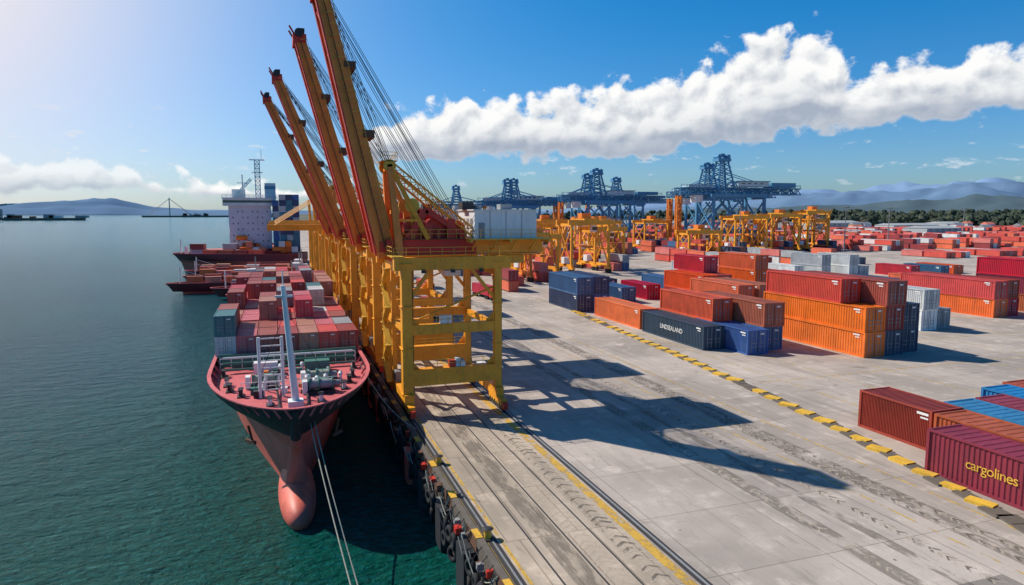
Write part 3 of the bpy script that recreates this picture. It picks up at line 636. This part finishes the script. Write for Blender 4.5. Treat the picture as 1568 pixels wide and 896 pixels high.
# ------------------------------------------------------------------ far container stacks (mass)
mb=MB();rf=random.Random(21)
def simple_c(x,y,z,L,W,H,mat):
    mb.bx(x,x+W,y,y+L,z,z+H,mat)
    mb.bx(x-.05,x,y,y+L,z+H-.3,z+H,mat);mb.bx(x-.05,x,y,y+L,z,z+.3,'frame')
    if rf.random()<.6: mb.bx(x+.3,x+W*.47,y-.06,y-.002,z+.3,z+H-.3,mat)
    for q in(.3,.7): mb.bx(x+W*q,x+W*q+.12,y-.1,y-.061,z+.3,z+H-.3,'steel')
def block(x0,x1,y0,y1,p,mx,cols_,lane=6,gap=16):
    x=x0
    while x<x1:
        for c in range(lane):
            y=y0
            base=rf.randint(1,mx)
            while y<y1:
                if rf.random()<p:
                    for k in range(max(1,min(mx,base+rf.choice([-1,0,0,1])))): simple_c(x,y,k*3.3,13,3.2,3.2,'c_'+rf.choice(cols_))
                y+=14.2
                if rf.random()<.12: y+=10
            x+=3.5
        x+=gap
RR=['red','rusty','orange','maroon','red','rose','red','navy','blue','grey','orange','red','cwhite']
R2=['red','maroon','red','orange','rose','red','cwhite','red']
block(66,104,194,222,.6,2,RR,3,9);block(64,150,250,330,.65,2,RR,4);block(70,200,350,520,.75,3,RR);block(180,260,245,290,.45,2,RR,4,20)
block(215,330,335,420,.6,2,['red','maroon','red','blue','orange','red','navy'],5)
block(330,600,262,280,.6,1,R2,6,18);block(345,700,325,352,.75,2,R2,8,20)
block(400,820,400,450,.7,2,R2,9,22);block(230,560,480,560,.75,2,RR,8)
block(600,1000,560,640,.7,2,R2,9,22);block(250,520,600,680,.7,3,RR,8)
block(250,330,196,204,.4,1,['red','cwhite','orange'],3,22)
mb.obj('distant_container_stacks')
# ------------------------------------------------------------------ blue cranes
def blue_crane(cx,cy,s=1.0,col='blue'):
    mb=MB();g=20*s;dy=11*s;H=38*s
    for x in(-g,g):
        for y in(-dy,dy):
            mb.beam((x,y,1.5),(x,y,13*s),1.9*s,1.9*s,'yellow');mb.beam((x,y,13*s),(x,y,H),1.8*s,1.8*s,col);mb.box((x,y,1.2),(2.4,9,1.6),'orange')
            for q in(-3,-1,1,3): mb.cyl((x-.6,y+q,.6),(x+.6,y+q,.6),.6,'dark',8)
        mb.beam((x,-dy,13*s),(x,dy,13*s),1.6,2.2,col);mb.beam((x,-dy,H-1),(x,dy,H-1),1.6,2.2,col)
        mb.beam((x,-dy,14*s),(x,dy,H-3),.8,.8,col);mb.beam((x,dy,14*s),(x,-dy,H-3),.8,.8,col)
    for y in(-dy,dy):
        mb.beam((-g,y,13*s),(g,y,13*s),1.6,2.2,col);mb.beam((-g,y,14*s),(g*.1,y,H-2),1.0,1.0,col);mb.beam((g,y,14*s),(-g*.1,y,H-2),1.0,1.0,col)
        mb.beam((-g-2,y,H),(g+2,y,H),1.6,2.2,col)
    for y in(-3.6*s,3.6*s):
        mb.lattice((-42*s,y,H+3),(55*s,y,H+3),1.4,4.2*s,26,col,.7,.4)
    for x in range(-40,55,5): mb.beam((x*s,-3.6*s,H+1),(x*s,3.6*s,H+1),.7,.7,col)
    mb.bx(2*s,26*s,-7*s,7*s,H+6,H+10*s,'paleblue' if col=='blue' else 'white');mb.bx(1*s,27*s,-8*s,8*s,H+10*s,H+10.5*s,col)
    mb.bx(30*s,50*s,-5*s,5*s,H+5.5,H+9.5*s,'blue');mb.bx(-36*s,-16*s,-5*s,5*s,H+5.5,H+7,'paleblue')
    for x in(4,9,14,19): mb.bx(x*s,(x+2.5)*s,-7.1*s,-7.02*s,H+7.5,H+9*s,'glass')
    ax=-8*s;az=H+24*s
    for q in(-1,1):
        mb.beam((ax-6*s,q*6*s,H+3),(ax-2.5*s,q*2.5*s,az),1.1*s,1.1*s,col);mb.beam((ax+8*s,q*6*s,H+3),(ax+3.5*s,q*2.5*s,az),1.1*s,1.1*s,col)
        for k in range(1,6):
            t0=k/6;mb.beam((ax-6*s+3.5*s*t0,q*(6-3.5*t0)*s,H+3+t0*(az-H-3)),(ax+8*s-4.5*s*t0,q*(6-3.5*t0)*s,H+3+(t0+.15)*(az-H-3)),.55,.55,col)
            mb.beam((ax+8*s-4.5*s*t0,q*(6-3.5*t0)*s,H+3+t0*(az-H-3)),(ax-6*s+3.5*s*t0,q*(6-3.5*t0)*s,H+3+(t0+.15)*(az-H-3)),.55,.55,col)
        mb.beam((ax,q*3*s,az-7*s),(34*s,q*3.6*s,H+5),.4,.4,col);mb.beam((ax,q*3*s,az-7*s),(-36*s,q*3.6*s,H+5),.4,.4,col)
    mb.box((ax,0,az+1),(10*s,8*s,1.8),col);mb.cyl((ax-3.5*s,-3*s,az+3),(ax-3.5*s,3*s,az+3),1.6*s,col,10);mb.cyl((ax+3.5*s,-3*s,az+3),(ax+3.5*s,3*s,az+3),1.6*s,col,10);mb.box((ax,0,az+4),(3*s,3*s,2),col)
    mb.lattice((-41*s,0,6),(-41*s,0,H),2.5,2.5,8,'orange',.8,.5)
    mb.bx(-30*s,-24*s,-3,3,H-4,H+.5,'white');mb.rail([(-42*s,-5*s,H+5.3),(54*s,-5*s,H+5.3)],col,1.6,4,.25)
    mb.obj('harbour_gantry_crane',loc=(cx,cy,0),rot=(0,0,math.radians(-4)))
blue_crane(277,372,.9);blue_crane(303,425,.88);blue_crane(229,455,.82);blue_crane(250,515,.82);blue_crane(182,520,.74);blue_crane(212,590,.8);blue_crane(300,560,.82);blue_crane(160,600,.7)
def rtg(cx,cy,span,h,depth,rz=0,col='yellow'):
    mb=MB();a=span/2;d=depth/2
    for x in(-a,a):
        for y in(-d,d):
            mb.beam((x,y,1.6),(x,y,h),1.0,1.0,col,.8,.8)
            for q in(-1.2,1.2): mb.cyl((x-.45,y+q,.9),(x+.45,y+q,.9),.9,'rubber',12)
            mb.box((x,y,2.1),(1.2,4.4,.8),col)
        mb.beam((x,-d-1,3),(x,d+1,3),.9,1.1,col);mb.beam((x,-d,h-1),(x,d,h-1),.8,1,col);mb.beam((x,-d,3.5),(x,d,h-1.5),.35,.35,col);mb.beam((x,d,3.5),(x,-d,h-1.5),.35,.35,col)
    for y in(-d,d): mb.beam((-a-1.5,y,h),(a+1.5,y,h),1.1,1.8,col);mb.beam((-a,y,h*.6),(-a+span*.2,y,h-1),.5,.5,col);mb.beam((a,y,h*.6),(a-span*.2,y,h-1),.5,.5,col)
    mb.bx(-3,3,-d-.6,d+.6,h+.95,h+1.5,col);mb.bx(-2,2,-2,2,h+1.5,h+3.6,'orange');mb.bx(-a-1.2,-a+1.2,-1.5,1.5,3.7,6.2,'white')
    mb.bx(3.2,5.2,-1.2,1.2,h-4,h-1.2,'white');mb.bx(3.1,5.3,-1.22,-1.205,h-3.2,h-1.8,'glass')
    for q in(-2,2):
        for y in(-1.5,1.5): mb.cyl((q,y,h),(q,y,h*.55),.06,'dark',4)
    mb.bx(-1.2,1.2,-6,6,h*.5,h*.5+.9,'orange');mb.rail([(-a,-d-.5,h+.9),(a,-d-.5,h+.9)],col,1.2,2,.1)
    mb.obj('rubber_tyred_gantry_crane',loc=(cx,cy,0),rot=(0,0,rz))
for a in((117,250,16,20,12),(131,262,14,17,12,.1),(108,290,18,18,12),(124,310,18,19,12,-.2),(262,338,22,21,13),(287,338,20,22,12),(300,352,20,22,13,0,'orange'),(318,345,16,24,12),(274,352,18,18,12,.2),
    (150,330,20,18,12),(170,350,18,18,12,.3),(190,380,18,18,12),(78,225,10,14,9,0,'orange'),(205,300,18,14,10,0),(92,240,14,15,10,.2),(340,370,16,18,12),(230,390,18,18,12,.1),(86,262,12,14,9,.4)): rtg(*a)
def truck(x,y,rz,col):
    mb=MB();mb.bx(-1.25,1.25,-2.2,0,.9,3.4,col);mb.add([(-1.2,-2.6,.9),(1.2,-2.6,.9),(1.2,-2.2,.9),(-1.2,-2.2,.9),(-1.2,-2.35,3),(1.2,-2.35,3),(1.2,-2.2,3.2),(-1.2,-2.2,3.2)],MB.BF,col)
    mb.bx(-1.05,1.05,-2.62,-2.5,2.0,2.9,'glass');mb.bx(-.9,.9,-2.4,12.4,.75,1.05,'dark');container(mb,-1.22,.6,1.1,12,2.44,2.6,'c_red',20)
    for yy in(-1.4,1.4,2.6,9.2,10.5,11.8):
        for sg in(-1,1): mb.cyl((sg*1.22,yy,.5),(sg*.85,yy,.5),.5,'rubber',12)
    mb.obj('container_truck',loc=(x,y,0),rot=(0,0,rz))
truck(34,150,0,'white');truck(42,196,0,'orange');truck(36,236,0,'red');truck(150,128,math.radians(90),'white');truck(56,178,.1,'red');truck(20.5,118,0,'white')
def light_mast(x,y,h):
    mb=MB();mb.cyl((0,0,0),(0,0,h),.4,'steel',8,.15);mb.torus((0,0,h),1.3,.12,(0,0,1),'steel')
    for k in range(6): a=k*math.pi/3;mb.box((1.4*math.cos(a),1.4*math.sin(a),h-.2),(.6,.6,.35),'dark')
    mb.box((0,0,.3),(1.2,1.2,.6),'kerbd');mb.obj('yard_light_mast',loc=(x,y,0))
for x,y in((230,300),(330,330),(420,380),(200,420),(520,400),(60,340),(95,420)): light_mast(x,y,27)
# ------------------------------------------------------------------ warehouses, trees, hills
def warehouse(x,y,w,d,h):
    mb=MB();mb.bx(0,w,0,d,0,h,'roofgrey');mb.add([(-.5,-.5,h),(w+.5,-.5,h),(w+.5,d+.5,h),(-.5,d+.5,h),(-.5,d/2,h*1.35),(w+.5,d/2,h*1.35)],[(0,1,5,4),(2,3,4,5),(0,4,3),(1,2,5)],'roofgrey')
    k=3
    while k<w-5: mb.bx(k,k+4,-.05,-.001,0.2,h*.6,'steel');mb.bx(k,k+4,-.04,-.001,h*.72,h*.84,'glass');k+=9
    mb.obj('warehouse',loc=(x,y,0))
for a in((650,540,50,30,7),(760,680,80,30,7),(880,700,100,40,8),(700,760,90,40,9),(980,640,70,30,7),(400,760,90,40,10)): warehouse(*a)
mb=MB();rk=random.Random(8);cc=['white','dark','steel','c_blue','c_navy','dark','dark','dark']
for r in range(12):
    for i in range(110):
        if rk.random()<.92:
            x=430+r*6+i*4.2+rk.uniform(-.3,.3);y=372+r*7 if r<2 else 470+r*11;c=rk.choice(cc)
            if r<2: x+=160
            mb.bx(x,x+2.2,y,y+5.2,.35,1.2,c);mb.add([(x+.15,y+1.0,1.2),(x+2.05,y+1.0,1.2),(x+2.05,y+4.6,1.2),(x+.15,y+4.6,1.2),(x+.4,y+1.7,1.95),(x+1.8,y+1.7,1.95),(x+1.8,y+4,1.95),(x+.4,y+4,1.95)],MB.BF,'glass')
mb.obj('parked_cars')
m,t,b=newmat('distant_foliage');p=pos(t)
t.put(b.inputs['Base Color'],t.mix(t.sst(t.noise(p,.05,3,.7),.35,.65),(.025,.042,.025),(.065,.08,.045)));b.inputs['Roughness'].default_value=.9;M['foliage']=m
M['trunk']=paint('tree_trunk',(.1,.07,.05),.9,.3,0)
mb=MB();rt=random.Random(2)
def blob(c,r):
    vs=[];n=6;k=4
    for i in range(k+1):
        th=math.pi*i/k
        for j in range(n):
            ph=2*math.pi*j/n;q=r*rt.uniform(.7,1.2);vs.append((c[0]+q*math.sin(th)*math.cos(ph),c[1]+q*math.sin(th)*math.sin(ph),c[2]+q*.85*math.cos(th)))
    mb.add(vs,[(i*n+j,(i+1)*n+j,(i+1)*n+(j+1)%n,i*n+(j+1)%n) for i in range(k) for j in range(n)],'foliage')
for i in range(1500):
    az=math.radians(rt.uniform(39,62));R=rt.uniform(1150,1900)
    if rt.random()<.12: az=math.radians(rt.uniform(16,40));R=rt.uniform(1300,2000)
    x=R*math.sin(az);y=R*math.cos(az);hh=rt.uniform(10,22)*(1 if R<1500 else 1.4)
    mb.cyl((x,y,0),(x,y,hh*.5),.8,'trunk',4)
    for k in range(4): blob((x+rt.uniform(-8,8),y+rt.uniform(-5,5),hh*rt.uniform(.4,.9)),rt.uniform(3.5,7))
mb.obj('distant_trees')
mb=MB()
for i in range(150):
    az=math.radians(rt.uniform(20,60));R=rt.uniform(1000,1400);x=R*math.sin(az);y=R*math.cos(az);w=rt.uniform(8,20);h=rt.uniform(4,9)
    mb.bx(x,x+w,y,y+10,0,h,rt.choice(['super','roofgrey','c_tan','c_grey']));mb.add([(x-.5,y-.5,h),(x+w+.5,y-.5,h),(x+w+.5,y+10.5,h),(x-.5,y+10.5,h),(x-.5,y+5,h+3),(x+w+.5,y+5,h+3)],[(0,1,5,4),(2,3,4,5),(0,4,3),(1,2,5)],rt.choice(['rust','steel','c_rose']))
mb.obj('distant_town')
from mathutils import noise as mnoise
def hills(name,R0,R1,prof,col,seed,a0=-45,a1=100):
    vs=[];fs=[];NA=420;NR=14
    for i in range(NA+1):
        az=a0+(a1-a0)*i/NA
        for j in range(NR+1):
            r=R0+(R1-R0)*j/NR;e=math.sin(math.pi*min(1,j/NR*.98+.01))
            n=mnoise.fractal(Vector((az*.16+seed,j*.35,seed)),1.0,2.0,7)
            h=prof(az)*e*(.75+.6*n)
            a=math.radians(az);vs.append((r*math.sin(a),r*math.cos(a),max(-6,h-5)))
    for i in range(NA):
        for j in range(NR): a=i*(NR+1)+j;fs.append((a,a+NR+1,a+NR+2,a+1))
    me=bpy.data.meshes.new(name);me.from_pydata(vs,[],fs)
    me.polygons.foreach_set('use_smooth',[True]*len(fs))
    m,t,b=newmat(name+'_hazed_slopes');p=pos(t);t.put(b.inputs['Base Color'],t.mix(t.noise(p,.003,4,.7),col,tuple(c*.8 for c in col)));b.inputs['Roughness'].default_value=1;b.inputs['Specular IOR Level'].default_value=0  # blue aerial haze is painted into the slopes' base colour
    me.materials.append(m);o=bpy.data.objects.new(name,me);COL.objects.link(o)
def interp(pts):
    def f(x):
        if x<=pts[0][0]: return pts[0][1]
        for (a,b),(c,d) in zip(pts[:-1],pts[1:]):
            if x<=c: u=(x-a)/(c-a);u=u*u*(3-2*u);return b+(d-b)*u
        return pts[-1][1]
    return f
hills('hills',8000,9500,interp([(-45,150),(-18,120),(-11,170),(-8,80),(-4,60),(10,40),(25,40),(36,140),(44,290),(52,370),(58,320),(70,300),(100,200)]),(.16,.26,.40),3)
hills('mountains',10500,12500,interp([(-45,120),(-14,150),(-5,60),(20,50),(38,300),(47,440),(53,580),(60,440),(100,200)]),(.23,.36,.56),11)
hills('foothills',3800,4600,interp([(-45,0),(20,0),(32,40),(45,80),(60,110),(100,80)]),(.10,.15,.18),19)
def strip(name,x0,x1,y0,y1,h,mat):
    mb=MB();mb.bx(x0,x1,y0,y1,WZ-1,h,mat);mb.obj(name)
strip('breakwater',-2200,-640,2750,2830,4,'kerbd');strip('breakwater',-700,20,4300,4380,5,'kerbd')
mb=MB();rq=random.Random(6)
for i in range(50):
    x=rq.uniform(-1700,-640);w=rq.uniform(10,40);h=rq.uniform(4,14);mb.bx(x,x+w,2770,2800,4,4+h,rq.choice(['white','roofgrey','rust','steel']))
for x in(-1180,-900,-880): mb.lattice((x,2780,4),(x,2780,60 if x<-1000 else 35),6,6,8,'steel',2,1.4);mb.beam((x-25,2780,42),(x+40,2780,52),3,3,'steel')
for x in(-560,): mb.cyl((x,4320,4),(x,4320,105),3,'steel',6);mb.cyl((x,4320,100),(x-110,4320,8),1.5,'steel',4);mb.cyl((x,4320,100),(x+110,4320,8),1.5,'steel',4)
for i in range(25): x=rq.uniform(-500,0);mb.bx(x,x+rq.uniform(8,30),4330,4350,4,4+rq.uniform(5,16),rq.choice(['white','roofgrey','rust']))
mb.obj('distant_port_buildings')
# ------------------------------------------------------------------ world
SAZ,SEL=math.radians(-46),math.radians(42)
sd=Vector((math.sin(SAZ)*math.cos(SEL),math.cos(SAZ)*math.cos(SEL),math.sin(SEL)))
w=bpy.data.worlds.new('World');scene.world=w;w.use_nodes=True;t=NT(w.node_tree)
bg=[n for n in t.n if n.type=='BACKGROUND'][0]
sky=t.node('ShaderNodeTexSky',sky_type='NISHITA');sky.sun_disc=False;sky.sun_elevation=SEL;sky.sun_rotation=SAZ;sky.altitude=0;sky.air_density=1.0;sky.dust_density=.6;sky.ozone_density=3.0
g=t.node('ShaderNodeTexCoord').outputs['Generated']
sx=t.node('ShaderNodeSeparateXYZ');t.put(sx.inputs[0],g)
az=t.m('MULTIPLY',t.m('ARCTAN2',sx.outputs[0],sx.outputs[1]),57.29578);el=t.m('MULTIPLY',t.m('ARCSINE',sx.outputs[2]),57.29578)
TOP=[(-40,2.5),(-26,3.0),(-18,3.6),(-12,3.7),(-8,2.7),(-3,1.9),(3,1.9),(6,3),(8,7.2),(12,8.6),(18,9.2),(27,9.7),(33,10.8),(38,12.7),(41,13.4),(44,11.0),(46,9.6),(50,11.0),(55,10.0),(62,9.2),(70,8),(80,7)]
BOT=[(-40,1.3),(-26,1.4),(-18,1.4),(-12,1.4),(-8,1.2),(-3,1.2),(3,1.2),(6,2.2),(8,4.3),(12,4.4),(18,4.4),(27,4.5),(33,4.8),(38,5.3),(41,5.8),(44,6.1),(47,6.3),(50,6.4),(55,6.4),(62,6.4),(70,6.5),(80,6.5)]
def curve(x,pts):
    n=t.node('ShaderNodeFloatCurve');cm=n.mapping;c=cm.curves[0]
    P=[((a+40)/120,v/20) for a,v in pts]
    c.points[0].location=P[0];c.points[-1].location=P[-1]
    for q in P[1:-1]: c.points.new(*q)
    cm.update();t.put(n.inputs['Value'],x);return t.m('MULTIPLY',n.outputs[0],20)
tt=t.m('DIVIDE',t.m('ADD',az,40),120,clamp=True)
topc=curve(tt,TOP);bot=curve(tt,BOT)
def dens(az_,el_,det):
    cv=t.node('ShaderNodeCombineXYZ');t.put(cv.inputs[0],az_);t.put(cv.inputs[1],t.m('MULTIPLY',el_,1.2))
    n1=t.noise(cv.outputs[0],.28,det,.62,.15,'2D')
    vo=t.node('ShaderNodeTexVoronoi',feature='SMOOTH_F1',voronoi_dimensions='2D');t.put(vo.inputs['Vector'],cv.outputs[0]);vo.inputs['Scale'].default_value=.65;vo.inputs['Smoothness'].default_value=.45
    e=t.m('MINIMUM',t.m('SUBTRACT',topc,el_),t.m('MULTIPLY',t.m('SUBTRACT',el_,bot),1.8))
    d=t.m('ADD',t.m('ADD',e,.2),t.m('MULTIPLY',t.m('SUBTRACT',n1,.5),5.2))
    return t.m('ADD',d,t.m('MULTIPLY',t.m('SUBTRACT',.45,vo.outputs[0]),1.7))
d0=dens(az,el,8);d1=dens(t.m('SUBTRACT',az,.5),t.m('ADD',el,.7),5)
inr=t.m('MULTIPLY',t.sst(az,-39,-34),t.sst(az,72,79,1,0))
alpha=t.m('MULTIPLY',t.sst(d0,-.05,.95),inr)
lit=t.m('ADD',.58,t.m('MULTIPLY',t.m('SUBTRACT',d0,d1),.32),clamp=True)
hgt=t.sst(t.m('DIVIDE',t.m('SUBTRACT',el,bot),t.m('MAXIMUM',t.m('SUBTRACT',topc,bot),.5)),-.05,.7,.25,1.0)
lit=t.m('MULTIPLY',lit,hgt,clamp=True)
lit=t.m('ADD',lit,t.sst(d0,0,1.4,.3,0),clamp=True)
cc_=t.mix(lit,(3.9,4.5,5.5),(9.9,9.9,9.8))
hs=t.node('ShaderNodeHueSaturation');t.put(hs.inputs['Color'],sky.outputs[0]);hs.inputs['Saturation'].default_value=1.2;hs.inputs['Value'].default_value=1.0
lo=t.mix(t.sst(el,0,22),(.62,.88,1.22),(.02,.92,1.28))
col=t.mix(1.0,hs.outputs[0],t.mix(t.sst(el,27,70),lo,(.12,.42,.6)),'MULTIPLY')
cv=t.node('ShaderNodeCombineXYZ');t.put(cv.inputs[0],az);t.put(cv.inputs[1],t.m('MULTIPLY',el,3.2))
sc=t.noise(cv.outputs[0],.32,5,.6,0,'2D');a2=t.m('MULTIPLY',t.sst(sc,.62,.74,0,.6),t.m('MULTIPLY',t.sst(el,1.2,3),t.sst(el,5,9,1,0)))
col=t.mix(t.m('MULTIPLY',a2,inr),col,(7.2,7.9,8.6))
vm=t.node('ShaderNodeVectorMath',operation='DOT_PRODUCT');t.put(vm.inputs[0],g)
gd=Vector((math.sin(math.radians(-27))*math.cos(math.radians(19)),math.cos(math.radians(-27))*math.cos(math.radians(19)),math.sin(math.radians(19))));vm.inputs[1].default_value=gd
dd_=t.m('MAXIMUM',vm.outputs['Value'],0)
gl=t.m('ADD',t.m('MULTIPLY',t.m('POWER',dd_,17),.98),t.m('MULTIPLY',t.m('POWER',dd_,6),.2))
col=t.mix(t.m('MINIMUM',gl,.97),col,(8.9,8.2,8.4))
col=t.mix(t.m('MULTIPLY',alpha,t.m('SUBTRACT',1.0,t.sst(az,-2,-12,0,.35))),col,cc_)
t.put(bg.inputs[0],col);bg.inputs[1].default_value=.1
sl=bpy.data.lights.new('sun','SUN');sl.energy=5.0;sl.angle=math.radians(.5);sl.color=(1,.925,.81)
so=bpy.data.objects.new('sun',sl);COL.objects.link(so);so.rotation_euler=(-sd).to_track_quat('-Z','Y').to_euler()
# ------------------------------------------------------------------ camera
cam=bpy.data.cameras.new('camera');cam.lens=24;cam.sensor_width=36;cam.clip_start=.5;cam.clip_end=40000
co=bpy.data.objects.new('camera',cam);COL.objects.link(co);co.location=(0,0,24);co.rotation_euler=(math.radians(90-6.713),0,math.radians(-19.08))
scene.camera=co
scene.view_settings.view_transform='Standard';scene.view_settings.look='None';scene.view_settings.exposure=0
